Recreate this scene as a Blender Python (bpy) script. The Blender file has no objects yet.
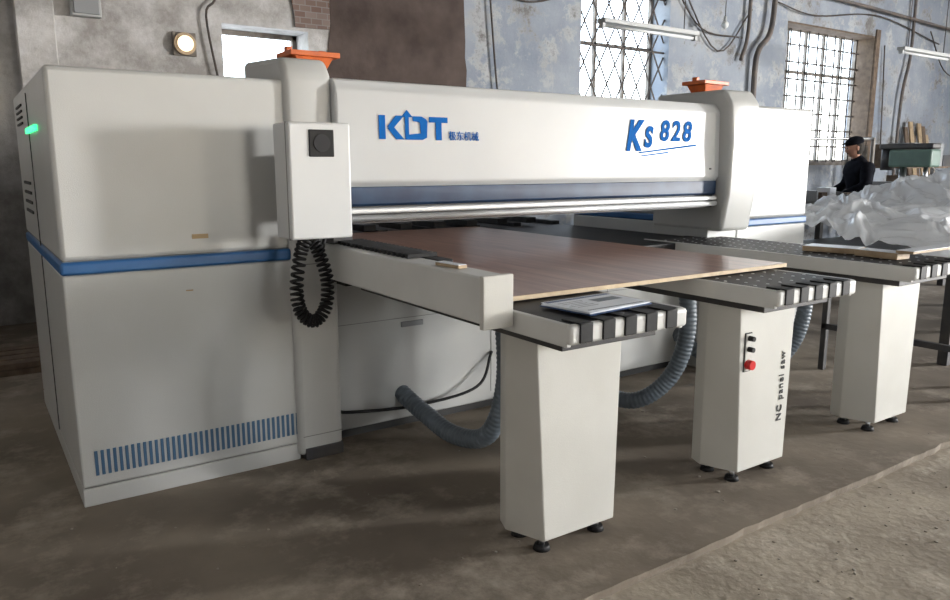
import bpy, bmesh, math, random
from mathutils import Vector, Matrix, noise
random.seed(7)
D=bpy.data; SC=bpy.context.scene
SC.view_settings.view_transform='Standard'
# ------------------------------------------------------------ materials
def mat(name,col,rough=.5,metal=0,col2=None,scale=5,detail=4,bump=0,bscale=None,emis=None,es=0,lo=.35,hi=.65,spec=None,col3=None,s3=2,d3=12):
    m=D.materials.new(name); m.use_nodes=True; nt=m.node_tree; N=nt.nodes; L=nt.links
    b=N['Principled BSDF']; b.inputs['Base Color'].default_value=(*col,1)
    b.inputs['Roughness'].default_value=rough; b.inputs['Metallic'].default_value=metal
    if spec is not None: b.inputs['Specular IOR Level'].default_value=spec
    if emis: b.inputs['Emission Color'].default_value=(*emis,1); b.inputs['Emission Strength'].default_value=es
    tc=N.new('ShaderNodeTexCoord')
    if col2:
        n=N.new('ShaderNodeTexNoise'); n.inputs['Scale'].default_value=scale; n.inputs['Detail'].default_value=detail
        r=N.new('ShaderNodeValToRGB'); r.color_ramp.elements[0].position=lo; r.color_ramp.elements[1].position=hi
        r.color_ramp.elements[0].color=(*col,1); r.color_ramp.elements[1].color=(*col2,1)
        L.new(tc.outputs['Object'],n.inputs['Vector']); L.new(n.outputs['Fac'],r.inputs['Fac']); out=r.outputs['Color']
        if col3:
            n3=N.new('ShaderNodeTexNoise'); n3.inputs['Scale'].default_value=s3; n3.inputs['Detail'].default_value=d3; n3.inputs['Roughness'].default_value=.72
            r3=N.new('ShaderNodeValToRGB'); r3.color_ramp.elements[0].position=.50; r3.color_ramp.elements[1].position=.66
            x=N.new('ShaderNodeMix'); x.data_type='RGBA'; x.inputs[7].default_value=(*col3,1)
            L.new(tc.outputs['Object'],n3.inputs['Vector']); L.new(n3.outputs['Fac'],r3.inputs['Fac']); L.new(r3.outputs['Color'],x.inputs[0]); L.new(out,x.inputs[6]); out=x.outputs[2]
        L.new(out,b.inputs['Base Color'])
    if bump:
        n2=N.new('ShaderNodeTexNoise'); n2.inputs['Scale'].default_value=bscale or scale*6; n2.inputs['Detail'].default_value=5
        bp=N.new('ShaderNodeBump'); bp.inputs['Strength'].default_value=bump; bp.inputs['Distance'].default_value=.01
        L.new(tc.outputs['Object'],n2.inputs['Vector']); L.new(n2.outputs['Fac'],bp.inputs['Height']); L.new(bp.outputs['Normal'],b.inputs['Normal'])
    return m
M={}
M['cream']=mat('cream_paint',(.50,.505,.495),.34,col2=(.46,.465,.455),scale=2,bump=.12,bscale=260)
M['cream2']=mat('beam_paint',(.62,.63,.635),.38,col2=(.59,.60,.605),scale=2,bump=.05,bscale=200)
M['legp']=mat('leg_paint',(.60,.59,.55),.42,col2=(.55,.54,.50),scale=3,bump=.1,bscale=240)
M['blue']=mat('blue_stripe',(.02,.10,.27),.4,col2=(.03,.125,.32),scale=3)
M['vent']=mat('vent_blue',(.05,.12,.22),.5)
M['navy']=mat('navy_band',(.010,.025,.07),.5,col2=(.02,.05,.11),scale=6)
M['logo']=mat('logo_blue',(.008,.12,.42),.8,spec=.1)
M['seam']=mat('seam_dark',(.05,.05,.05),.8)
M['seaml']=mat('seam_light',(.22,.22,.21),.8)
M['black']=mat('black_rubber',(.008,.008,.009),.6,col2=(.02,.02,.021),scale=20,spec=.3)
M['topblk']=mat('table_black',(.010,.010,.012),.5,col2=(.022,.02,.02),scale=7,spec=.25)
M['white']=mat('rail_white',(.66,.66,.64),.4,col2=(.6,.6,.58),scale=4)
M['steel']=mat('steel',(.55,.56,.58),.3,1,col2=(.4,.41,.43),scale=10)
M['alu']=mat('aluminium',(.62,.63,.64),.4,.3)
M['grey']=mat('grey_plastic',(.25,.26,.27),.5)
M['hose']=mat('hose_grey',(.11,.135,.16),.45,col2=(.14,.17,.2),scale=8)
M['orange']=mat('orange_paint',(.70,.15,.02),.45,col2=(.5,.1,.02),scale=10)
M['red']=mat('red_button',(.6,.02,.02),.3)
M['screen']=mat('screen_black',(.008,.008,.010),.35,spec=.2)
M['ring']=mat('ring_black',(.025,.025,.028),.5,spec=.2)
M['green']=mat('green_led',(.05,.8,.3),.4,emis=(.05,1,.3),es=2.0)
M['yellow']=mat('warning_yellow',(.35,.24,.12),.5)
M['wood']=mat('raw_wood',(.48,.36,.23),.6,col2=(.36,.26,.16),scale=12,bump=.2)
M['woodd']=mat('old_wood',(.10,.07,.05),.8,col2=(.16,.115,.08),scale=12,bump=.2)
M['paper']=mat('paper',(.72,.75,.8),.4)
M['bookblue']=mat('booklet_blue',(.02,.06,.17),.35)
M['pipe']=mat('wall_pipe',(.10,.09,.09),.6,col2=(.16,.13,.11),scale=9)
M['iron']=mat('window_iron',(.04,.037,.035),.7,col2=(.08,.06,.05),scale=14)
M['frame']=mat('window_frame',(.22,.2,.18),.7,col2=(.13,.11,.09),scale=8)
M['debris']=mat('debris_chips',(.4,.37,.32),.8,col2=(.25,.21,.17),scale=8)
M['lampw']=mat('lamp_housing',(.4,.41,.41),.5)
M['tube']=mat('lamp_tube',(.7,.72,.72),.3)
M['cloth']=mat('black_cloth',(.004,.0045,.007),.95,col2=(.009,.0095,.014),scale=12,bump=.3,bscale=40,spec=.08)
M['skin']=mat('skin',(.38,.20,.14),.6,col2=(.32,.165,.115),scale=14,spec=.2)
M['hair']=mat('hair_grey',(.05,.045,.04),.9,spec=.1)
M['trous']=mat('trousers',(.01,.011,.016),.9,spec=.1)
M['dark']=mat('dark_metal',(.03,.03,.035),.5,col2=(.055,.05,.045),scale=8)
M['green_machine']=mat('machine_green',(.10,.17,.14),.5,col2=(.08,.13,.11),scale=6)

def plaster():
    m=D.materials.new('peeling_plaster'); m.use_nodes=True; nt=m.node_tree; N=nt.nodes; L=nt.links
    b=N['Principled BSDF']; b.inputs['Roughness'].default_value=.9
    tc=N.new('ShaderNodeTexCoord')
    def nz(s,d,rg=.6):
        n=N.new('ShaderNodeTexNoise'); n.inputs['Scale'].default_value=s; n.inputs['Detail'].default_value=d; n.inputs['Roughness'].default_value=rg
        L.new(tc.outputs['Object'],n.inputs['Vector']); return n.outputs['Fac']
    def ramp(f,a,bb,ca,cb):
        r=N.new('ShaderNodeValToRGB'); e=r.color_ramp.elements; e[0].position=a; e[1].position=bb; e[0].color=(*ca,1); e[1].color=(*cb,1)
        L.new(f,r.inputs['Fac']); return r.outputs['Color']
    def mix(f,a,bb):
        x=N.new('ShaderNodeMix'); x.data_type='RGBA'
        L.new(f,x.inputs[0]); L.new(a,x.inputs[6]); L.new(bb,x.inputs[7]); return x.outputs[2]
    base=ramp(nz(.9,8),.35,.65,(.22,.255,.31),(.34,.37,.415))
    spots=ramp(nz(2.6,12,.72),.5,.58,(0,0,0),(1,1,1))
    pale=ramp(nz(2,5),.3,.7,(.46,.475,.49),(.33,.34,.35))
    c=mix(spots,base,pale)
    grime=ramp(nz(1.3,14,.78),.54,.62,(0,0,0),(1,1,1))
    gc=ramp(nz(6,4),.3,.7,(.12,.115,.11),(.24,.235,.23))
    c=mix(grime,c,gc)
    sx=N.new('ShaderNodeSeparateXYZ'); L.new(tc.outputs['Object'],sx.inputs[0])
    mr=N.new('ShaderNodeMapRange'); mr.inputs[1].default_value=4.6; mr.inputs[2].default_value=5.6; mr.inputs[3].default_value=1; mr.inputs[4].default_value=0
    ad=N.new('ShaderNodeMath'); ad.operation='MULTIPLY_ADD'; L.new(nz(2.5,6),ad.inputs[0]); ad.inputs[1].default_value=.8; L.new(sx.outputs[0],ad.inputs[2])
    L.new(ad.outputs[0],mr.inputs[0])
    beige=ramp(nz(2.2,12,.7),.36,.60,(.30,.285,.27),(.58,.575,.57))
    c=mix(mr.outputs[0],c,beige)
    L.new(c,b.inputs['Base Color'])
    bp=N.new('ShaderNodeBump'); bp.inputs['Strength'].default_value=.7; bp.inputs['Distance'].default_value=.03
    L.new(nz(4,12,.75),bp.inputs['Height']); L.new(bp.outputs['Normal'],b.inputs['Normal'])
    return m
M['plaster']=plaster()
M['patch']=mat('brown_render',(.06,.043,.038),.95,col2=(.10,.075,.065),scale=3,detail=10,bump=.6,bscale=14)
M['floor']=mat('dusty_concrete',(.24,.20,.155),.85,col2=(.135,.108,.082),scale=1.1,detail=14,bump=.3,bscale=16,lo=.38,hi=.64,col3=(.33,.285,.23),s3=2.3)
M['dirt']=mat('sandy_floor',(.42,.365,.29),.95,col2=(.27,.23,.18),scale=2.2,detail=15,bump=.5,bscale=26,lo=.35,hi=.62,col3=(.52,.46,.38),s3=3.5)
M['ceil']=mat('ceiling_concrete',(.26,.26,.26),.9,col2=(.2,.2,.2),scale=1.5)
def brickm():
    m=D.materials.new('red_brick'); m.use_nodes=True; nt=m.node_tree; N=nt.nodes; L=nt.links; b=N['Principled BSDF']
    tc=N.new('ShaderNodeTexCoord'); mp=N.new('ShaderNodeMapping'); mp.inputs['Rotation'].default_value=(math.pi/2,0,0)
    br=N.new('ShaderNodeTexBrick'); br.inputs['Scale'].default_value=4; br.inputs['Color1'].default_value=(.16,.10,.08,1); br.inputs['Color2'].default_value=(.24,.19,.17,1); br.inputs['Mortar'].default_value=(.25,.23,.22,1)
    L.new(tc.outputs['Object'],mp.inputs[0]); L.new(mp.outputs[0],br.inputs['Vector']); L.new(br.outputs['Color'],b.inputs['Base Color']); b.inputs['Roughness'].default_value=.9
    return m
M['brick']=brickm()
def plywood():
    m=D.materials.new('film_faced_board'); m.use_nodes=True; nt=m.node_tree; N=nt.nodes; L=nt.links; b=N['Principled BSDF']
    tc=N.new('ShaderNodeTexCoord'); mp=N.new('ShaderNodeMapping'); mp.inputs['Scale'].default_value=(14,1.0,4)
    n=N.new('ShaderNodeTexNoise'); n.inputs['Scale'].default_value=1.6; n.inputs['Detail'].default_value=10; n.inputs['Distortion'].default_value=.6
    r=N.new('ShaderNodeValToRGB'); e=r.color_ramp.elements; e[0].position=.32; e[1].position=.68; e[0].color=(.20,.092,.06,1); e[1].color=(.37,.205,.15,1)
    L.new(tc.outputs['Object'],mp.inputs[0]); L.new(mp.outputs[0],n.inputs['Vector']); L.new(n.outputs['Fac'],r.inputs[0]); L.new(r.outputs[0],b.inputs['Base Color'])
    b.inputs['Roughness'].default_value=.28
    return m
M['ply']=plywood()
M['plyedge']=mat('board_edge',(.62,.50,.33),.6,col2=(.52,.4,.25),scale=20)
def wrapm():
    m=D.materials.new('plastic_film'); m.use_nodes=True; nt=m.node_tree; N=nt.nodes; L=nt.links; b=N['Principled BSDF']
    b.inputs['Base Color'].default_value=(.88,.90,.93,1); b.inputs['Roughness'].default_value=.2; b.inputs['Specular IOR Level'].default_value=.8
    tr=N.new('ShaderNodeBsdfTranslucent'); tr.inputs[0].default_value=(.9,.92,.96,1)
    tp=N.new('ShaderNodeBsdfTransparent')
    mx=N.new('ShaderNodeMixShader'); mx.inputs[0].default_value=.25
    m2=N.new('ShaderNodeMixShader'); m2.inputs[0].default_value=.06
    L.new(b.outputs[0],mx.inputs[1]); L.new(tr.outputs[0],mx.inputs[2]); L.new(mx.outputs[0],m2.inputs[1]); L.new(tp.outputs[0],m2.inputs[2]); L.new(m2.outputs[0],N['Material Output'].inputs[0])
    return m
M['wrap']=wrapm()

# ------------------------------------------------------------ helpers
def empty(name,loc=(0,0,0)):
    o=D.objects.new(name,None); o.location=loc; o.empty_display_size=.2; SC.collection.objects.link(o); return o
def link(name,me,m,par=None,smooth=False):
    o=D.objects.new(name,me); SC.collection.objects.link(o)
    if m is not None:
        for k in (m if isinstance(m,(list,tuple)) else [m]): me.materials.append(M[k])
    if smooth:
        for p in me.polygons: p.use_smooth=True
    if par:
        o.parent=par; o.matrix_parent_inverse=Matrix.Translation(par.location).inverted()
    return o
def bm_box(bm,x0,x1,y0,y1,z0,z1,mi=0):
    vs=[bm.verts.new(p) for p in [(x0,y0,z0),(x1,y0,z0),(x1,y1,z0),(x0,y1,z0),(x0,y0,z1),(x1,y0,z1),(x1,y1,z1),(x0,y1,z1)]]
    for f in [(0,3,2,1),(4,5,6,7),(0,1,5,4),(1,2,6,5),(2,3,7,6),(3,0,4,7)]:
        bm.faces.new([vs[i] for i in f]).material_index=mi
def tomesh(bm,name):
    bmesh.ops.recalc_face_normals(bm,faces=bm.faces)
    me=D.meshes.new(name); bm.to_mesh(me); bm.free(); return me
def bev(o,w,seg=3):
    if w:
        md=o.modifiers.new('bevel','BEVEL'); md.width=w; md.segments=seg; md.limit_method='ANGLE'; md.harden_normals=False
        for p in o.data.polygons: p.use_smooth=True
        try:
            o.data.set_sharp_from_angle(angle=math.radians(50))
        except Exception: pass
def box(name,x0,x1,y0,y1,z0,z1,m,par=None,b=.004):
    bm=bmesh.new(); bm_box(bm,x0,x1,y0,y1,z0,z1); o=link(name,tomesh(bm,name),m,par); bev(o,b); return o
def boxes(name,lst,m,par=None,b=0):
    bm=bmesh.new()
    for t in lst: bm_box(bm,*t)
    o=link(name,tomesh(bm,name),m,par); bev(o,b,2); return o
def loft(name,bot,top,m,par=None,b=.004):
    bm=bmesh.new(); n=len(bot)
    vb=[bm.verts.new(p) for p in bot]; vt=[bm.verts.new(p) for p in top]
    bm.faces.new(vb[::-1]); bm.faces.new(vt)
    for i in range(n): bm.faces.new([vb[i],vb[(i+1)%n],vt[(i+1)%n],vt[i]])
    o=link(name,tomesh(bm,name),m,par); bev(o,b); return o
def extr_x(name,prof,x0,x1,m,par=None,b=.004):
    return loft(name,[(x0,y,z) for y,z in prof],[(x1,y,z) for y,z in prof],m,par,b)
def cyl(name,p0,p1,r,m,par=None,n=20,r2=None):
    p0=Vector(p0);p1=Vector(p1);d=p1-p0; bm=bmesh.new()
    bmesh.ops.create_cone(bm,cap_ends=True,segments=n,radius1=r,radius2=r if r2 is None else r2,depth=d.length)
    bm.transform(Matrix.Translation((p0+p1)/2)@d.to_track_quat('Z','Y').to_matrix().to_4x4())
    o=link(name,tomesh(bm,name),m,par)
    for p in o.data.polygons: p.use_smooth=len(p.vertices)==4
    return o
def cat(P,n=16):
    P=[Vector(p) for p in P]; Q=[P[0]*2-P[1]]+P+[P[-1]*2-P[-2]]; out=[]
    for i in range(1,len(Q)-2):
        a,b,c,d=Q[i-1:i+3]
        for k in range(n):
            t=k/n
            out.append(.5*((2*b)+(c-a)*t+(2*a-5*b+4*c-d)*t*t+(3*b-a-3*c+d)*t**3))
    out.append(P[-1]); return out
def sweep_bm(bm,pts,rf,n=12):
    fr=None; rings=[]
    for i,p in enumerate(pts):
        t=(pts[min(i+1,len(pts)-1)]-pts[max(i-1,0)]).normalized()
        if fr is None: fr=t.orthogonal().normalized()
        fr=(fr-t*fr.dot(t)).normalized(); bn=t.cross(fr); r=rf(i)
        rings.append([bm.verts.new(p+fr*(r*math.cos(2*math.pi*k/n))+bn*(r*math.sin(2*math.pi*k/n))) for k in range(n)])
    for a,b in zip(rings,rings[1:]):
        for k in range(n): bm.faces.new([a[k],a[(k+1)%n],b[(k+1)%n],b[k]])
    bm.faces.new(rings[0][::-1]); bm.faces.new(rings[-1])
def sweep(name,pts,r,m,par=None,n=10,res=10,corr=0):
    P=cat(pts,res); bm=bmesh.new()
    if corr:
        L=sum((b-a).length for a,b in zip(P,P[1:])); N=int(L/.006); Q=[];acc=0;i=0
        for k in range(N):
            d=k*L/N
            while i<len(P)-2 and acc+(P[i+1]-P[i]).length<d: acc+=(P[i+1]-P[i]).length;i+=1
            Q.append(P[i].lerp(P[i+1],min(1,(d-acc)/max(1e-6,(P[i+1]-P[i]).length))))
        P=Q; rf=lambda i:r*(1+corr*math.cos(i*math.pi/2))
    else: rf=lambda i:r
    sweep_bm(bm,P,rf,n); return link(name,tomesh(bm,name),m,par,True)
def text(name,s,x,y,z,size,m,par,sx=1,shear=0,off=0,rot=(math.pi/2,0,0),ext=.0015,space=1):
    c=D.curves.new(name,'FONT'); c.body=s; c.size=size; c.extrude=ext; c.shear=shear; c.offset=off; c.space_character=space
    o=D.objects.new(name,c); SC.collection.objects.link(o); o.location=(x,y,z); o.rotation_euler=rot; o.scale=(sx,1,1)
    c.materials.append(M[m]); o.parent=par; o.matrix_parent_inverse=Matrix.Translation(par.location).inverted(); return o

# ------------------------------------------------------------ room
X0,X1,Y0,Y1,ZC=-3.0,19.0,-7.0,8.0,5.0
box('floor',X0-.3,X1+.3,Y0-.3,Y1+.3,-.2,-.035,'dirt',b=0)
bm=bmesh.new(); n=500; vt=[];vb=[]
for i in range(n+1):
    x=X0+(X1-X0)*i/n; yy=1.715+.012*noise.noise(Vector((x*1.3,0,0)))+.015*noise.noise(Vector((x*9,3,0)))
    vt.append(bm.verts.new((x,yy,0))); vb.append(bm.verts.new((x,yy+.004,-.036)))
bk=[bm.verts.new((X0+(X1-X0)*i/n,Y1,0)) for i in range(n+1)]
for i in range(n):
    bm.faces.new([vt[i],vt[i+1],bk[i+1],bk[i]]); bm.faces.new([vb[i],vb[i+1],vt[i+1],vt[i]])
link('floor_slab',tomesh(bm,'floor_slab'),'floor')
box('ceiling',X0-.3,X1+.3,Y0-.3,Y1+.45,ZC,ZC+.2,'ceil',b=0)
def wall_y(name,y0,y1,ops,m='plaster'):
    L=[];x=X0-.3
    for (a,b,c,d) in sorted(ops):
        L.append((x,a,y0,y1,-.2,ZC)); L.append((a,b,y0,y1,-.2,c)); L.append((a,b,y0,y1,d,ZC)); x=b
    L.append((x,X1+.3,y0,y1,-.2,ZC)); return boxes(name,L,m)
BW=[(2.36,3.28,1.9,2.86),(7.2,8.95,1.5,3.95),(11.85,14.65,1.5,3.85)]
WB=wall_y('wall_back',Y1,Y1+.45,BW)
FW=[(3,4.6,1.2,3.4),(9,10.6,1.2,3.4)]  # unseen openings added behind the camera for fill light
wall_y('wall_front',Y0-.3,Y0,FW)
def wall_x(name,x0,x1,ops):
    L=[];y=Y0
    for (a,b,c,d) in sorted(ops):
        L.append((x0,x1,y,a,-.2,ZC)); L.append((x0,x1,a,b,-.2,c)); L.append((x0,x1,a,b,d,ZC)); y=b
    L.append((x0,x1,y,Y1,-.2,ZC)); return boxes(name,L,'plaster')
wall_x('wall_left',X0-.3,X0,[])
RW=[(-5.6,-4.4,1.4,3.4)]
wall_x('wall_right',X1,X1+.3,RW)
def ragged(name,x0,x1,z0,z1,m,par=None,y=Y1,amp=.07):
    pts=[]
    def seg(ax,az,bx,bz,n):
        for i in range(n):
            t=i/n; px=ax+(bx-ax)*t; pz=az+(bz-az)*t
            pts.append((px+amp*noise.noise(Vector((px*3,pz*3,1))),pz+amp*noise.noise(Vector((px*3,pz*3,9)))))
    seg(x0,z0,x1,z0,20); seg(x1,z0,x1,z1,20); seg(x1,z1,x0,z1,20); seg(x0,z1,x0,z0,20)
    bm=bmesh.new(); a=[bm.verts.new((px,y-.012,pz)) for px,pz in pts]; b=[bm.verts.new((px,y,pz)) for px,pz in pts]
    bm.faces.new(a)
    for i in range(len(a)): bm.faces.new([a[i],a[(i+1)%len(a)],b[(i+1)%len(a)],b[i]])
    return link(name,tomesh(bm,name),m,par)
ragged('render_patch',3.5,5.3,.6,4.2,'patch',WB)
ragged('brick_patch',3.13,3.5,2.88,3.6,'brick',WB,amp=.05,y=Y1-.013)
def window(i,x0,x1,z0,z1,style):
    r=empty('window_%d'%i,((x0+x1)/2,Y1+.3,(z0+z1)/2)); y=Y1+.34; t=.05
    L=[(x0,x0+t,y,y+.06,z0,z1),(x1-t,x1,y,y+.06,z0,z1),(x0,x1,y,y+.06,z0,z0+t),(x0,x1,y,y+.06,z1-t,z1)]
    n=max(1,round((x1-x0)/.6))
    for k in range(1,n if style else 1): xx=x0+(x1-x0)*k/n; L.append((xx-.025,xx+.025,y,y+.05,z0,z1))
    for zz in ([z0+(z1-z0)*.68] if style else []): L.append((x0,x1,y,y+.05,zz-.025,zz+.025))
    boxes('frame',L,'frame',r)
    if style:
        bm=bmesh.new(); yb=Y1+.1
        if style==1:
            for k in range(-8,12):
                for s in (1,-1):
                    xa=x0+k*.3; pts=[]
                    for q in range(60):
                        zz=z0+(z1-z0)*q/59; xx=xa+s*(zz-z0)*.55+(0 if s==1 else .9)
                        if x0<xx<x1: pts.append(Vector((xx,yb,zz)))
                    if len(pts)>2: sweep_bm(bm,[pts[0],pts[len(pts)//2],pts[-1]],lambda i:.013,6)
            for zz in (z0+.1,z0+.85,z0+1.6,z1-.1): sweep_bm(bm,[Vector((x0,yb,zz)),Vector((x1,yb,zz))],lambda i:.015,6)
        else:
            for k in range(1,10):
                xx=x0+(x1-x0)*k/10; sweep_bm(bm,[Vector((xx,yb+.2,z0)),Vector((xx,yb+.2,z1))],lambda i:.015,6)
            for k in range(1,8):
                zz=z0+(z1-z0)*k/8; sweep_bm(bm,[Vector((x0,yb+.2,zz)),Vector((x1,yb+.2,zz))],lambda i:.015,6)
        link('grating',tomesh(bm,'grating'),'iron',r)
        if style==2:
            box('jamb_lining',x1-.03,x1-.002,Y1-.0,Y1+.33,z0,z1,'woodd',r,.003)
            box('lintel_lining',x0,x1,Y1+.0,Y1+.33,z1-.03,z1-.002,'woodd',r,.003)
            box('trim_right',x1-.02,x1+.12,Y1-.03,Y1-.001,z0-.1,z1+.12,'woodd',r,.004)
    box('sill',x0-.05,x1+.05,Y1-.04,Y1+.1,z0-.05,z0,'frame',r,.004)
for i,(w,s) in enumerate(zip(BW,(0,1,2))): window(i+1,*w,s)

# ------------------------------------------------------------ PANEL SAW
S=empty('panel_saw',(2.9,3.9,0))
def cabinet(pre,x0,x1,y0,y1,zt,slots):
    box(pre+'_lower',x0,x1,y0,y1,.085,1.005,'cream',S,.010)
    box(pre+'_plinth',x0,x1,y0+.002,y1,.0,.081,'cream',S,.004)
    box(pre+'_core',x0+.008,x1-.008,y0+.012,y1-.01,.05,zt-.03,'seaml',S,0)
    box(pre+'_upper',x0,x1,y0,y1,1.062,zt,'cream',S,.020)
    box(pre+'_stripe',x0-.006,x1+.0,y0-.012,y1,1.006,1.06,'blue',S,.012)
    if slots:
        L=[]
        for k in range(38):
            a=x0+.055+k*.0243; L.append((a,a+.013,y0-.003,y0+.002,.135,.245))
        boxes(pre+'_vent_slots',L,'vent',S)
cabinet('left_cabinet',.313,1.285,3.43,5.2,1.835,True)
cabinet('right_cabinet',4.64,5.49,3.43,5.2,1.87,False)
boxes('status_light',[(.300,.312,3.85,4.35,1.60,1.625)],'green',S)
boxes('side_vents',[(.306,.314,4.5,4.9,1.2+.05*k,1.215+.05*k) for k in range(4)]+[(.306,.314,4.6,4.95,1.66+.03*k,1.67+.03*k) for k in range(4)],'seam',S)
boxes('side_seam',[(.309,.314,4.28,4.288,.1,1.79)],'seam',S)
boxes('warning_labels',[(.83,.9,3.426,3.431,1.13,1.15),(.79,.82,3.426,3.431,.9,.905)],'yellow',S)
pp=[(3.40,.02),(3.40,1.86),(3.46,1.94),(3.98,1.97),(3.98,.02)]
extr_x('left_post',pp,1.27,1.505,'cream',S,.03)
box('left_post_foot',1.30,1.50,3.39,3.45,.0,.06,'dark',S,.004)
boxes('left_post_seams',[(1.292,1.503,3.398,3.401,.98,.984),(1.292,1.503,3.398,3.401,.12,.124)],'seaml',S)
pr=[(3.30,1.0),(3.26,1.25),(3.25,1.6),(3.27,1.86),(3.34,1.95),(3.93,1.95),(3.93,1.0)]
extr_x('right_post_head',pr,4.29,4.60,'cream',S,.025)
box('right_post_column',4.3,4.62,3.42,3.93,.0,1.02,'cream',S,.01)
bpn=[(3.37,1.345),(3.345,1.37),(3.36,1.80),(3.40,1.855),(3.80,1.865),(3.80,1.2),(3.40,1.2)]
extr_x('pressure_beam_cover',bpn,1.50,4.30,'cream2',S,.012)
extr_x('beam_navy_band',[(3.352,1.345),(3.352,1.262),(3.365,1.25),(3.42,1.25),(3.42,1.345)],1.52,4.28,'navy',S,.004)
box('beam_rail_upper',1.45,4.28,3.335,3.36,1.215,1.243,'alu',S,.008)
cyl('beam_rail_lower',(1.45,3.35,1.192),(4.28,3.35,1.192),.017,'alu',S)
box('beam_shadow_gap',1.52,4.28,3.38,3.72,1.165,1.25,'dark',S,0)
box('machine_base',1.505,4.31,3.57,5.0,.045,.86,'cream',S,.01)
box('machine_base_skirt',1.505,4.31,3.59,4.95,.0,.05,'seam',S,0)
boxes('base_seams',[(1.505,4.31,3.568,3.572,.62,.623),(2.55,2.553,3.568,3.572,.1,.85),(3.5,3.503,3.568,3.572,.1,.85)],'seaml',S)
box('base_handle_recess',1.94,2.08,3.562,3.575,.57,.6,'grey',S,.004)
box('bed_plate',1.505,4.31,3.32,6.2,.87,.945,'topblk',S,.004)
boxes('rear_rails',[(1.7+.42*k,1.78+.42*k,5.0,6.2,.945,.975) for k in range(7)],'black',S,0)
boxes('rear_clamps',[(1.8+.3*k,1.9+.3*k,4.95,5.3,.974,1.02) for k in range(8)],'black',S,.004)
boxes('rear_legs',[(x,x+.1,6.0,6.1,0,.88) for x in (1.6,2.9,4.15)],'cream',S,.004)
box('control_box',1.165,1.45,3.10,3.285,1.13,1.63,'cream2',S,.010)
boxes('control_box_seam',[(1.163,1.452,3.128,3.133,1.128,1.632)],'seaml',S)
box('control_box_mount',1.31,1.43,3.28,3.41,1.2,1.5,'grey',S,.004)
box('display_bezel',1.255,1.370,3.094,3.102,1.485,1.60,'screen',S,.004)
cyl('display_ring',(1.312,3.095,1.543),(1.312,3.088,1.543),.038,'ring',S,24)
def bracket(pre,x,y,z):
    box(pre+'_plate',x-.13,x+.13,y-.1,y+.1,z+.06,z+.085,'orange',S,.003)
    loft(pre+'_stem',[(x-.07,y-.06,z),(x+.07,y-.06,z),(x+.07,y+.06,z),(x-.07,y+.06,z)],[(x-.1,y-.08,z+.06),(x+.1,y-.08,z+.06),(x+.1,y+.08,z+.06),(x-.1,y+.08,z+.06)],'orange',S,.003)
    boxes(pre+'_lugs',[(x-.12,x-.09,y-.02,y+.02,z+.085,z+.11),(x+.05,x+.09,y-.02,y+.02,z+.085,z+.10)],'orange',S,.003)
bracket('left_bracket',1.53,3.74,1.92); bracket('right_bracket',4.42,3.6,1.94)
def P(n,pts):
    return loft(n,[(a,3.344+(b-1.37)*.035-.001,b) for a,b in pts],[(a,3.344+(b-1.37)*.035-.004,b) for a,b in pts],'logo',S,0)
x=1.72;z=1.575;h=.115
P('logo_k_stem',[(x,z),(x+.035,z),(x+.035,z+h),(x,z+h)])
P('logo_k_up',[(x+.045,z+h*.52),(x+.095,z+h),(x+.14,z+h),(x+.08,z+h*.47)])
P('logo_k_down',[(x+.045,z+h*.48),(x+.08,z+h*.53),(x+.14,z),(x+.095,z)])
x2=x+.145
P('logo_d_stem',[(x2,z),(x2+.022,z),(x2+.022,z+h*.95),(x2+.045,z+h*.95),(x2+.012,z+h*1.25),(x2-.02,z+h*.95),(x2,z+h*.95)])
P('logo_d_top',[(x2+.045,z+h),(x2+.045,z+h*.8),(x2+.085,z+h*.74),(x2+.12,z+h*.9),(x2+.095,z+h)])
P('logo_d_side',[(x2+.085,z+h*.74),(x2+.09,z+h*.28),(x2+.125,z+h*.1),(x2+.13,z+h*.8),(x2+.12,z+h*.9)])
P('logo_d_bottom',[(x2+.022,z),(x2+.1,z),(x2+.125,z+h*.1),(x2+.09,z+h*.28),(x2+.022,z+h*.22)])
x3=x2+.14
P('logo_t_bar',[(x3,z+h*.76),(x3+.11,z+h*.76),(x3+.11,z+h),(x3,z+h)])
P('logo_t_stem',[(x3+.038,z),(x3+.073,z),(x3+.073,z+h*.78),(x3+.038,z+h*.78)])
def TY(z): return 3.344+(z-1.37)*.035-.003
SL=(math.pi/2-.035,0,0)
text('maker_characters','极东机械',2.12,TY(1.58),1.580,.05,'logo',S,.95,rot=SL)
text('model_letter_k','K',3.40,TY(1.55),1.545,.25,'logo',S,.76,shear=.25,off=.010,rot=SL,ext=.001)
text('model_letter_s','S',3.56,TY(1.56),1.565,.17,'logo',S,.85,shear=.2,off=.008,rot=SL,ext=.001)
text('model_number','828',3.70,TY(1.60),1.605,.175,'logo',S,.95,shear=.15,off=.005,space=1.28,rot=SL,ext=.001)
P('model_underline',[(3.52,1.530),(4.05,1.585),(4.05,1.573),(3.52,1.521)])
P('model_underline_short',[(3.54,1.510),(3.78,1.534),(3.78,1.525),(3.54,1.503)])
boxes('beam_rating_dot',[(4.19,4.21,3.342,3.346,1.42,1.43)],'seam',S)

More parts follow.
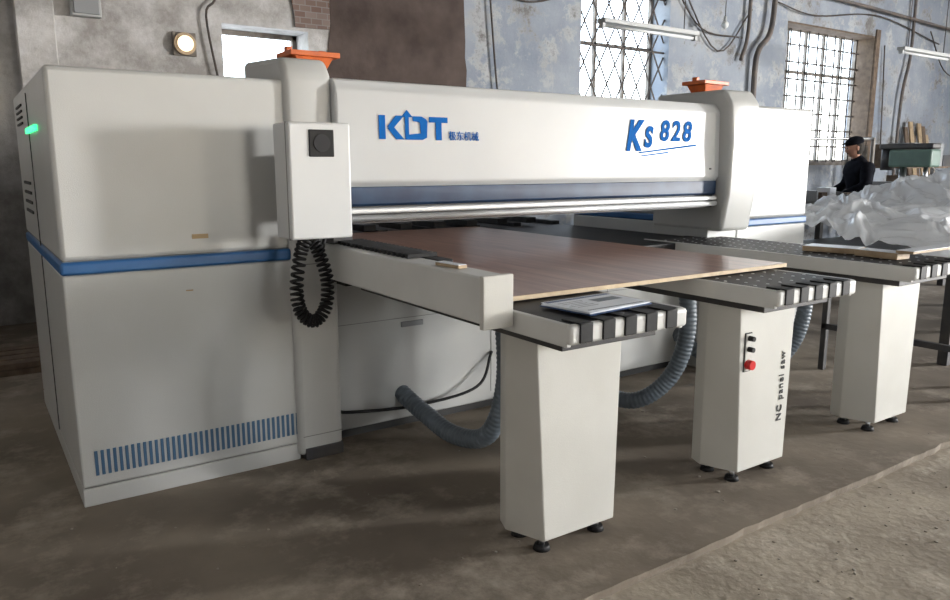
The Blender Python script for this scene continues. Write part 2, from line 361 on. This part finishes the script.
def table(pre,x0,x1,yf,yb,holes,leg):
    zt=.95
    box(pre+'_top',x0+.018,x1-.018,yf+.03,yb,.905,zt,'topblk',S,.002)
    box(pre+'_rim_left',x0,x0+.02,yf+.02,yb,.875,zt+.001,'white',S,.004)
    box(pre+'_rim_right',x1-.02,x1,yf+.02,yb,.875,zt+.001,'white',S,.004)
    box(pre+'_front_bar',x0,x1,yf,yf+.035,.885,zt+.001,'white',S,.012)
    n=5; w=(x1-x0)/(n+.5); L=[]
    for k in range(n):
        a=x0+w*.35+k*w; b=a+w*.55
        L+= [(a,b,yf-.006,yf+.002,.89,zt+.004),(a,b,yf-.006,yf+.09,zt+.0005,zt+.006)]
    boxes(pre+'_belts',L,'black',S,.003)
    box(pre+'_under',x0+.05,x1-.05,yf+.1,yb,.84,.905,'dark',S,.003)
    if holes:
        bm=bmesh.new()
        ny=int((yb-yf-.2)/.075)
        for i in range(6):
            for j in range(ny):
                xx=x0+.07+(x1-x0-.14)*i/5+(.02 if j%2 else -.02); yy=yf+.15+j*.075
                bmesh.ops.create_cone(bm,cap_ends=True,segments=10,radius1=.0075,radius2=.006,depth=.002,matrix=Matrix.Translation((xx,yy,zt+.001)))
        link(pre+'_air_nozzles',tomesh(bm,pre),'alu',S)
    lx0,lx1=leg
    def ring(c,z,e):
        return [(lx0+.03-e*.3,2.25,z),(lx0-e*.3,2.175,z),(lx0+c-e*.3,2.01,z),(lx1+e,2.01,z),(lx1+.03+e,2.175,z),(lx1+.0,2.25,z)]
    loft(pre+'_leg',ring(.062,.055,0),ring(.012,.87,.012),'legp',S,.005)
    for i,(fx,fy) in enumerate([(lx0+.09,2.06),(lx1-.05,2.06),(lx0+.09,2.2),(lx1-.05,2.2)]):
        cyl(pre+'_foot_stem_%d'%i,(fx,fy,.01),(fx,fy,.06),.012,'steel',S)
        cyl(pre+'_foot_pad_%d'%i,(fx,fy,0),(fx,fy,.02),.034,'black',S,24,.028)
table('near_table',1.55,2.10,1.735,3.35,False,(1.625,2.045))
table('middle_table',2.68,3.25,1.76,3.35,True,(2.77,3.18))
table('far_table',3.86,4.47,1.80,3.6,True,(3.96,4.36))
box('fence_arm',1.42,1.53,2.035,3.42,.915,1.08,'white',S,.008)
box('fence_arm_end_cap',1.412,1.538,2.02,2.045,.90,1.085,'legp',S,.004)
box('fence_arm_slot',1.535,1.60,2.5,3.38,1.06,1.082,'black',S,.003)
boxes('fence_teeth',[(1.46,1.60,2.62+.04*k,2.64+.04*k,1.08,1.098) for k in range(18)],'black',S,.002)
box('fence_bracket',1.44,1.54,3.30,3.42,.9,1.14,'dark',S,.004)
boxes('button_plate_edge',[(2.822,2.872,2.006,2.012,.535,.715)],'seam',S,.002)
boxes('button_plate',[(2.827,2.867,2.003,2.012,.54,.71)],'legp',S,.002)
for i,(zz,r,m) in enumerate([(.69,.012,'black'),(.64,.012,'black'),(.57,.023,'red')]):
    cyl('button_%d'%i,(2.847,2.004,zz),(2.847,1.976,zz),r,m,S,20,r*.92)
text('leg_lettering','NC panel saw',3.135,2.007,.25,.052,'seam',S,1.0,rot=(math.pi/2,-math.pi/2,0),off=.0004,space=1.16)
for i,dx in enumerate((0,1.12,2.28)):
    if i==0: pts=[(1.94,3.6,.2),(1.98,3.4,.12),(2.02,3.15,.06),(2.08,2.93,.12),(2.12,2.84,.42),(2.12,2.88,.88)]
    else: pts=[(1.93+dx,3.6,.25),(1.98+dx,3.35,.12),(2.06+dx,3.02,.07),(2.2+dx,2.86,.22),(2.27+dx,2.8,.5),(2.28+dx,2.84,.88)]
    sweep('dust_hose_%d'%i,pts,.048,'hose',S,16,14,.05)
sweep('floor_cable',[(1.5,3.5,.2),(1.6,3.52,.16),(2.0,3.53,.12),(2.4,3.5,.17),(2.55,3.56,.35)],.009,'black',S,8)
bm=bmesh.new(); path=cat([(1.28,3.22,1.14),(1.235,3.2,1.05),(1.205,3.18,.9),(1.225,3.18,.79),(1.285,3.18,.75),(1.345,3.19,.81),(1.36,3.2,.93),(1.335,3.22,1.05),(1.30,3.24,1.14)],40)
co=[];fr=None
for i,p in enumerate(path):
    t=(path[min(i+1,len(path)-1)]-path[max(i-1,0)]).normalized()
    if fr is None: fr=t.orthogonal().normalized()
    fr=(fr-t*fr.dot(t)).normalized(); bn=t.cross(fr)
    a=i*2*math.pi*42/len(path); co.append(p+fr*.026*math.cos(a)+bn*.026*math.sin(a))
sweep_bm(bm,co,lambda i:.0072,6); link('coiled_air_line',tomesh(bm,'coil'),'black',S,True)
sweep('box_cable',[(1.33,3.24,1.13),(1.36,3.26,1.05),(1.40,3.3,1.12)],.009,'black',S,8)

# ------------------------------------------------------------ sheet and loose items
b=empty('plywood_sheet',(2.45,3.6,.97))
box('face',1.56,3.34,2.17,4.9,.9575,.974,'ply',b,.001)
boxes('edge',[(1.562,3.338,2.166,2.17,.9565,.9735),(3.34,3.344,2.17,4.9,.9565,.9735)],'plyedge',b)
def rot_box(root,name,c,sx,sy,sz,ang,m,bv=.002,off=(0,0)):
    bm=bmesh.new(); bm_box(bm,-sx/2+off[0],sx/2+off[0],-sy/2+off[1],sy/2+off[1],0,sz); bm.transform(Matrix.Translation(c)@Matrix.Rotation(ang,4,'Z'))
    o=link(name,tomesh(bm,name),m,root); bev(o,bv,2); return o
k=empty('instruction_booklet',(1.83,1.92,.957)); kc=(1.84,1.93)
rot_box(k,'cover_back',(*kc,.958),.34,.235,.004,.12,'bookblue')
rot_box(k,'pages',(*kc,.962),.33,.225,.006,.12,'paper')
rot_box(k,'cover_front',(*kc,.968),.33,.225,.002,.06,'paper')
def prt(n,ox,oy,sx,sy,m): rot_box(k,n,(*kc,.9702),sx,sy,.0004,.06,m,0,(ox,oy))
prt('printed_band',0,.092,.32,.022,'bookblue'); prt('printed_photo',.07,.02,.13,.05,'hose')
for q in range(5): prt('printed_line_%d'%q,-.08-.01*(q%2),.05-.022*q,.12-.02*(q%3),.004,'grey')
prt('printed_footer',0,-.095,.28,.008,'hose')
def offcut(c,sx,sy,sz,ang,m='wood',name='wood_offcut',top=None):
    r=empty(name,c); rot_box(r,'board',c,sx,sy,sz,ang,m)
    rot_box(r,'facing',(c[0],c[1],c[2]+sz),sx*.98,sy*.97,.002,ang,top or 'paper',0)
offcut((1.475,2.32,1.081),.04,.14,.012,.1)
offcut((4.18,2.42,.954),.16,.30,.030,.25)
offcut((4.14,2.12,.954),.12,.24,.035,-.05)
offcut((4.48,1.98,.99),.80,.09,.014,.02)
bm=bmesh.new(); random.seed(9)
for i in range(330):
    x=random.uniform(.2,6.5); y=random.choice([random.uniform(1.3,1.72),random.uniform(.9,1.72),random.uniform(1.8,3.3)])
    z0=0 if y>1.79 else -.035
    if 1.66<y<1.8: continue
    s=random.uniform(.002,.009)*(1 if random.random()<.93 else 2.6); mt=Matrix.Translation((x,y,z0+s*.25))@Matrix.Rotation(random.random()*6,4,'Z')@Matrix.Diagonal((s,s*random.uniform(.4,1),s*.4,1))
    bmesh.ops.create_icosphere(bm,subdivisions=1,radius=1,matrix=mt)
link('floor_debris',tomesh(bm,'debris'),'debris')

# ------------------------------------------------------------ right-hand background
TZ=.70
lt=empty('low_table',(7.8,3.3,0))
box('top',5.75,9.95,2.35,4.4,TZ-.05,TZ,'dark',lt,.004)
boxes('legs',[(x,x+.07,y,y+.07,0,TZ-.05) for x in (5.85,7.8,9.8) for y in (2.45,4.25)],'dark',lt,.003)
boxes('rails',[(5.9,9.85,2.46,2.5,.2,.25),(5.9,9.85,4.27,4.3,.2,.25)],'dark',lt,.003)
def hz(x,y):
    m=0
    for cx,cy,sx,sy,hh in [(6.35,3.6,.5,.6,.30),(6.9,3.2,.7,.5,.32),(7.8,3.6,.7,.6,.50),(8.5,3.3,.75,.6,.68),(7.3,3.95,.6,.4,.35),(9.2,3.3,.6,.6,.60),(7.8,2.85,.7,.4,.36),(6.4,2.9,.5,.4,.24)]:
        d=((x-cx)/sx)**2+((y-cy)/sy)**2
        m=max(m,hh*math.sqrt(max(0,1-d/2.0)))
    q=Vector((x*1.5,y*1.5,m))
    w=Vector((noise.noise(q*1.3),noise.noise(q*1.3+Vector((5,5,5))),0))*.8
    f=.10*(1-2.2*abs(noise.noise(q*1.4+w)))+.05*(1-2.2*abs(noise.noise(q*3.2+w*2)))+.024*(1-2*abs(noise.noise(q*7+w*4)))+.008*(1-2*abs(noise.noise(q*15+w*6)))
    return m,f
bm=bmesh.new(); NX,NY=420,210; xa,xb,ya,yb=5.8,9.9,2.4,4.35; G=[]
for j in range(NY+1):
    row=[]
    for i in range(NX+1):
        x=xa+(xb-xa)*i/NX; y=ya+(yb-ya)*j/NY; m,f=hz(x,y)
        z=TZ+(max(.006,m+f*min(1,m*5)) if m>.01 else .002)
        row.append(bm.verts.new((x+.05*noise.noise(Vector((x*5,y*5,z*5))),y+.05*noise.noise(Vector((x*5,y*5,8+z*5))),z)))
    G.append(row)
for j in range(NY):
    for i in range(NX):
        q=[G[j][i],G[j][i+1],G[j+1][i+1],G[j+1][i]]
        if max(v.co.z for v in q)>TZ+.004: bm.faces.new(q)
bmesh.ops.delete(bm,geom=[v for v in bm.verts if not v.link_faces],context='VERTS')
link('plastic_wrap_pile',tomesh(bm,'wrap'),'wrap',None,True)
wb=empty('workbench',(8.0,4.75,0))
box('top',6.3,9.1,4.55,5.15,1.0,1.05,'dark',wb,.004)
boxes('legs',[(x,x+.06,y,y+.06,0,1.0) for x in (6.35,7.65,8.95) for y in (4.6,5.05)],'dark',wb,.003)
boxes('shelf',[(6.38,9.0,4.62,5.1,.3,.33)],'dark',wb,0)
r=empty('bench_clutter',(7.9,4.8,1.05)); random.seed(3)
for q in range(14):
    rot_box(r,'part_%d'%q,(6.5+q*.18,4.8+random.uniform(-.12,.12),1.051),random.uniform(.08,.2),random.uniform(.06,.16),random.uniform(.03,.15),random.uniform(-.6,.6),random.choice(['dark','paper','woodd','grey','cloth','dark']))
rk=empty('storage_rack',(13.0,6.3,0))
boxes('uprights',[(x,x+.06,y,y+.06,0,1.75) for x in (12.1,14.4) for y in (6.0,6.6)],'frame',rk)
boxes('shelves',[(12.1,14.46,6.0,6.66,z,z+.03) for z in (.4,.9,1.4)],'woodd',rk)
random.seed(5)
L=[]
for z in (.43,.93,1.43):
    xx=12.18
    while xx<14.1:
        w=random.uniform(.12,.35); L.append((xx,xx+w,6.08,6.5,z,z+random.uniform(.1,.38))); xx+=w+.03
boxes('cartons',L[::3],'woodd',rk); boxes('bins',L[1::3],'grey',rk); boxes('crates',L[2::3],'dark',rk)
# drill press on its own column beside the rack
dp=empty('drill_press',(10.9,5.3,0))
box('base',10.65,11.15,5.05,5.55,0,.09,'green_machine',dp,.01); cyl('column',(10.9,5.4,.08),(10.9,5.4,1.62),.045,'steel',dp)
box('work_table',10.68,11.12,4.98,5.45,.95,1.0,'dark',dp,.008); box('head',10.76,11.04,4.98,5.55,1.42,1.66,'green_machine',dp,.03)
cyl('spindle',(10.9,5.1,1.42),(10.9,5.1,1.2),.03,'steel',dp); cyl('motor',(10.9,5.62,1.38),(10.9,5.62,1.68),.09,'dark',dp); box('belt_cover',10.78,11.02,4.98,5.7,1.665,1.74,'dark',dp,.02)
for q in range(3):
    a=q*2.094; cyl('feed_handle_%d'%q,(11.05,5.15,1.5),(11.12,5.15+.14*math.cos(a),1.5+.14*math.sin(a)),.008,'steel',dp,8)
# boards leaning on the wall
lb=empty('leaning_boards',(16.3,7.6,0))
for q in range(6):
    a=15.75+q*.17; hh=2.2+.15*math.sin(q*2.3)
    loft('board_%d'%q,[(a,7.45,0),(a+.14,7.45,0),(a+.14,7.48,0),(a,7.48,0)],[(a+.03,7.87,hh),(a+.17,7.87,hh),(a+.17,7.9,hh),(a+.03,7.9,hh)],'wood' if q%2 else 'woodd',lb,.003)
sp=empty('suspended_pipe',(9.7,6.1,0))
sweep('pipe_run',[(8.2,6.2,1.75),(9.5,6.1,1.8),(11.2,6.0,1.83)],.02,'steel',sp,8)
boxes('stands',[(8.2,8.24,6.18,6.22,0,1.76),(11.16,11.2,5.98,6.02,0,1.84)],'frame',sp)

# ------------------------------------------------------------ lamps, pipes
def tube_lamp(x0,x1,y,z):
    r=empty('fluorescent_lamp',((x0+x1)/2,y,z))
    box('housing',x0,x1,y-.06,y+.06,z,z+.05,'lampw',r,.008)
    cyl('tube',(x0+.04,y,z-.025),(x1-.04,y,z-.025),.018,'tube',r)
    boxes('sockets',[(x0,x0+.04,y-.03,y+.03,z-.05,z),(x1-.04,x1,y-.03,y+.03,z-.05,z)],'lampw',r)
    for q,xx in enumerate((x0+.2,x1-.2)): cyl('rod_%d'%q,(xx,y,z+.05),(xx,y,ZC),.006,'iron',r,8)
tube_lamp(5.67,7.15,6.0,2.9); tube_lamp(11.7,13.2,6.0,3.12)
r=empty('light_bulb',(9.7,7.6,3.6))
cyl('cord',(9.7,7.6,3.62),(9.7,7.6,ZC),.006,'iron',r,8); cyl('socket',(9.7,7.6,3.55),(9.7,7.6,3.63),.025,'lampw',r)
bm=bmesh.new(); bmesh.ops.create_uvsphere(bm,u_segments=20,v_segments=14,radius=.055,matrix=Matrix.Translation((9.7,7.6,3.51))); link('bulb',tomesh(bm,'bulb'),'tube',r,True)
M['glow']=mat('warm_glow',(.9,.8,.6),.5,emis=(1,.85,.62),es=1.1)
r=empty('wall_lamp',(1.98,7.95,2.62))  # round hole in the wall with light behind it, no lamp
box('backboard',1.87,2.09,7.96,8.0,2.51,2.73,'frame',r,.005)
cyl('ring',(1.98,7.96,2.62),(1.98,7.93,2.62),.105,'wood',r,32); cyl('lens',(1.98,7.935,2.62),(1.98,7.915,2.62),.075,'glow',r,32)  # lens is an added glowing disc for the light behind the hole
def pipe(name,pts,rad,m='pipe',res=6): return sweep(name,pts,rad,m,None,8,res)
pipe('wall_pipe',[(10.9,7.9,0),(10.9,7.9,2.2),(10.9,7.9,3.0),(10.95,7.88,3.3),(11.25,7.88,3.7),(11.3,7.88,5)],.045)
pipe('wall_pipe',[(10.55,7.92,3.1),(10.7,7.92,3.6),(10.7,7.92,5)],.03)
pipe('wall_pipe',[(11.2,7.86,4.25),(13.5,7.86,4.3),(18.9,7.86,4.15)],.03)
pipe('wall_pipe',[(15.6,7.9,0),(15.6,7.9,2.6),(15.8,7.9,3.6),(15.8,7.9,5)],.03)
for a in [[(5.4,7.95,3.75),(6.2,7.95,3.5),(7.0,7.95,3.7)],[(5.6,7.95,4.0),(5.75,7.95,2.5),(5.9,7.95,1.5)],[(8.9,7.95,4.1),(9.6,7.95,3.5),(10.6,7.95,3.45)],[(9,7.95,4.2),(10,7.95,3.2),(10.8,7.95,3.9)],[(11.4,7.95,4.1),(12.5,7.9,3.98),(14.6,7.95,4.2),(17,7.95,3.9)],[(14.9,7.95,3.7),(15.0,7.95,2.7),(15.1,7.95,1.6)],[(16.5,7.9,4.1),(17.2,7.9,3.4),(18.2,7.9,3.2)],[(2.25,7.95,3.6),(2.3,7.95,3.1),(2.2,7.95,2.9),(2.3,7.95,2.2)],[(.9,7.95,3.2),(1.2,7.95,3.05),(1.4,7.95,3.1)]]:
    pipe('wall_cable',a,.012,'iron')
box('wall_pilaster',.55,.85,7.8,8.0,0,ZC,'plaster',b=.01)
rr=empty('wall_switch_box',(1.1,7.93,2.9)); box('case',1.0,1.25,7.9,8.0,2.78,2.98,'lampw',rr,.01); box('cover',1.02,1.23,7.885,7.905,2.8,2.96,'grey',rr,.006)
tcab=empty('tool_cabinet',(-.6,7.4,0)); box('carcass',-1.2,.12,7.1,7.75,.05,1.5,'dark',tcab,.01); boxes('doors',[(-1.18,-.55,7.08,7.1,.1,1.45),(-.53,.10,7.08,7.1,.1,1.45)],'dark',tcab,.004); boxes('feet',[(x,x+.08,y,y+.08,0,.05) for x in (-1.18,.02) for y in (7.12,7.6)],'black',tcab); boxes('handles',[(-.60,-.58,7.05,7.08,.8,1.0),(-.50,-.48,7.05,7.08,.8,1.0)],'steel',tcab,.003)
lf=empty('timber_stack',(-.2,6.3,0)); boxes('planks',[(-1.2,.5,6.0+.16*q,6.13+.16*q,.0+.045*l,.04+.045*l) for q in range(4) for l in range(2)],'woodd',lf)
sf=empty('steel_trestle',(5.3,2.4,0))
boxes('frame',[(x,x+.04,y,y+.04,0,.8) for x in (5.0,5.6) for y in (2.0,2.9)]+[(5.0,5.64,2.0,2.04,.76,.8),(5.0,5.64,2.9,2.94,.76,.8),(5.0,5.04,2.0,2.94,.3,.34),(5.0,5.04,2.0,2.94,.76,.8),(5.6,5.64,2.0,2.94,.76,.8)],'dark',sf,.003)

# ------------------------------------------------------------ man
MP=(9.50,5.22,0)
mn=empty('man',MP); RM=Matrix.Translation(MP)@Matrix.Rotation(math.radians(55.7),4,'Z')
def skin(name,verts,edges,m,sub=2):
    me=D.meshes.new(name); me.from_pydata([RM@Vector(v[:3]) for v in verts],edges,[])
    o=D.objects.new(name,me); SC.collection.objects.link(o); o.parent=mn; o.matrix_parent_inverse=Matrix.Translation(mn.location).inverted()
    sk=o.modifiers.new('skin','SKIN'); sk.use_smooth_shade=True
    for i,v in enumerate(verts):
        me.skin_vertices[0].data[i].radius=(v[3],v[4] if len(v)>4 else v[3]); me.skin_vertices[0].data[i].use_root=(i==0)
    s=o.modifiers.new('sub','SUBSURF'); s.levels=sub; s.render_levels=sub
    me.materials.append(M[m]); return o
V=[(0,0,.94,.16,.13),(0,0,1.1,.17,.14),(0,.02,1.28,.20,.16),(0,.03,1.42,.18,.14),(0,.06,1.52,.085,.085),(0,.085,1.57,.062,.062),
   (-.18,.03,1.43,.09),(-.25,.06,1.2,.068),(-.2,.28,1.09,.054),(-.17,.37,1.06,.038),
   (.18,.03,1.43,.09),(.25,.06,1.2,.068),(.2,.28,1.09,.054),(.17,.37,1.06,.038)]
E=[(0,1),(1,2),(2,3),(3,4),(4,5),(3,6),(6,7),(7,8),(8,9),(3,10),(10,11),(11,12),(12,13)]
skin('jacket',V,E,'cloth')
V=[(0,0,.94,.14,.11),(-.1,0,.86,.09),(-.11,.02,.5,.065),(-.11,0,.1,.045),(.1,0,.86,.09),(.12,-.02,.5,.065),(.12,-.04,.1,.045)]
skin('trousers',V,[(0,1),(1,2),(2,3),(0,4),(4,5),(5,6)],'trous')
for s in (-1,1):
    skin('shoe_l' if s<0 else 'shoe_r',[(s*.115,-.06,.05,.042),(s*.115,.06,.045,.045,.04),(s*.12,.17,.035,.04,.03)],[(0,1),(1,2)],'black')
    hx=s*.155; hv=[(hx,.38,1.055,.028,.02),(hx,.45,1.05,.036,.016)]
    skin('palm_l' if s<0 else 'palm_r',hv,[(0,1)],'skin')
    for f,(ox,l) in enumerate([(-.027,.06),(-.009,.072),(.009,.068),(.027,.052)]):
        skin('finger_%d%s'%(f,'l' if s<0 else 'r'),[(hx+ox,.46,1.052,.009),(hx+ox,.46+l*.5,1.056,.0085),(hx+ox,.46+l*.85,1.044,.008),(hx+ox,.46+l,1.032,.007)],[(0,1),(1,2),(2,3)],'skin',1)
    skin('thumb_'+('l' if s<0 else 'r'),[(hx-s*.03,.41,1.05,.011),(hx-s*.055,.44,1.046,.010),(hx-s*.065,.475,1.04,.009)],[(0,1),(1,2)],'skin',1)
skin('neck',[(0,.07,1.5,.056),(0,.1,1.62,.054)],[(0,1)],'skin')
def blob(name,c,r,m,fn=None,tilt=0):
    bm=bmesh.new(); bmesh.ops.create_uvsphere(bm,u_segments=32,v_segments=24,radius=1)
    for v in bm.verts:
        if fn: fn(v)
        v.co=Vector((v.co.x*r[0],v.co.y*r[1],v.co.z*r[2]))
    bm.transform(RM@Matrix.Translation(c)@Matrix.Rotation(tilt,4,'X')); return link(name,tomesh(bm,name),m,mn,True)
def headf(v):
    x,y,z=v.co
    if z<0: v.co.x*=1-.28*z*z; v.co.y*=1-.12*z*z
    if y>.5 and -.35<z<.15: v.co.y+=.22*max(0,1-abs(x)*4)*max(0,1-abs(z+.15)*3.5)
    if y>.5 and .1<z<.3: v.co.y-=.06*max(0,1-abs(abs(x)-.35)*5)
    if y>.5 and abs(z+.5)<.08: v.co.y-=.05*max(0,1-abs(x)*3)
    if y>.4 and z<-.7: v.co.y+=.12
ht=math.radians(-14)
blob('head',(0,.12,1.665),(.077,.1,.12),'skin',headf,ht)
for s in (-1,1):
    blob('ear_%s'%('l' if s<0 else 'r'),(s*.078,.11,1.66),(.012,.02,.032),'skin',None,ht)
    blob('eye_%s'%('l' if s<0 else 'r'),(s*.028,.212,1.655),(.011,.008,.008),'seam',None,ht)
blob('mouth',(0,.195,1.592),(.024,.006,.005),'hair',None,ht)
blob('hair',(0,.09,1.668),(.082,.098,.105),'hair',lambda v:setattr(v.co,'y',min(v.co.y,.3)),ht)
blob('cap_crown',(0,.115,1.73),(.092,.116,.078),'cloth',lambda v:setattr(v.co,'z',max(v.co.z,-.3)),ht)
blob('cap_peak',(0,.215,1.718),(.07,.07,.011),'cloth',None,ht)

# ------------------------------------------------------------ light
w=D.worlds.new('World'); SC.world=w; w.use_nodes=True; nt=w.node_tree; bg=nt.nodes['Background']
sky=nt.nodes.new('ShaderNodeTexSky'); sky.sky_type='NISHITA'; sky.sun_disc=False; sky.sun_elevation=math.radians(25); sky.sun_rotation=2.5
mx=nt.nodes.new('ShaderNodeMix'); mx.data_type='RGBA'; mx.inputs[0].default_value=.85; mx.inputs[7].default_value=(.86,.93,1,1)
nt.links.new(sky.outputs[0],mx.inputs[6]); nt.links.new(mx.outputs[2],bg.inputs[0]); bg.inputs[1].default_value=5.5
def area(name,loc,rot,sx,sy,e,col,portal=False):
    l=D.lights.new(name,'AREA'); l.shape='RECTANGLE'; l.size=sx; l.size_y=sy; l.energy=e; l.color=col
    o=D.objects.new(name,l); o.location=loc; o.rotation_euler=rot; SC.collection.objects.link(o)
    if portal: l.cycles.is_portal=True
    return o
H=math.pi/2
for i,(a,b,c,d) in enumerate(RW): area('window_daylight_right_%d'%i,(X1-.02,(a+b)/2,(c+d)/2),(0,H,0),d-c,b-a,4300,(1,.985,.96))
for i,(a,b,c,d) in enumerate(FW): area('window_daylight_front_%d'%i,((a+b)/2,Y0+.02,(c+d)/2),(H,0,0),b-a,d-c,[95,150][i],(1,.98,.95))  # added fill lights behind the camera, raise the general light on front faces
for i,(a,b,c,d) in enumerate(BW): area('sky_portal_%d'%i,((a+b)/2,Y1+.45,(c+d)/2),(-H,0,0),b-a,d-c,1,(1,1,1),True)

# ------------------------------------------------------------ camera
cd=D.cameras.new('camera'); cd.sensor_width=36; cd.lens=750/950*36; cd.clip_start=.05
cam=D.objects.new('camera',cd); SC.collection.objects.link(cam); cam.location=(0,0,1.45)
cam.rotation_euler=(math.radians(90-10.2),0,math.radians(-34.3)); SC.camera=cam
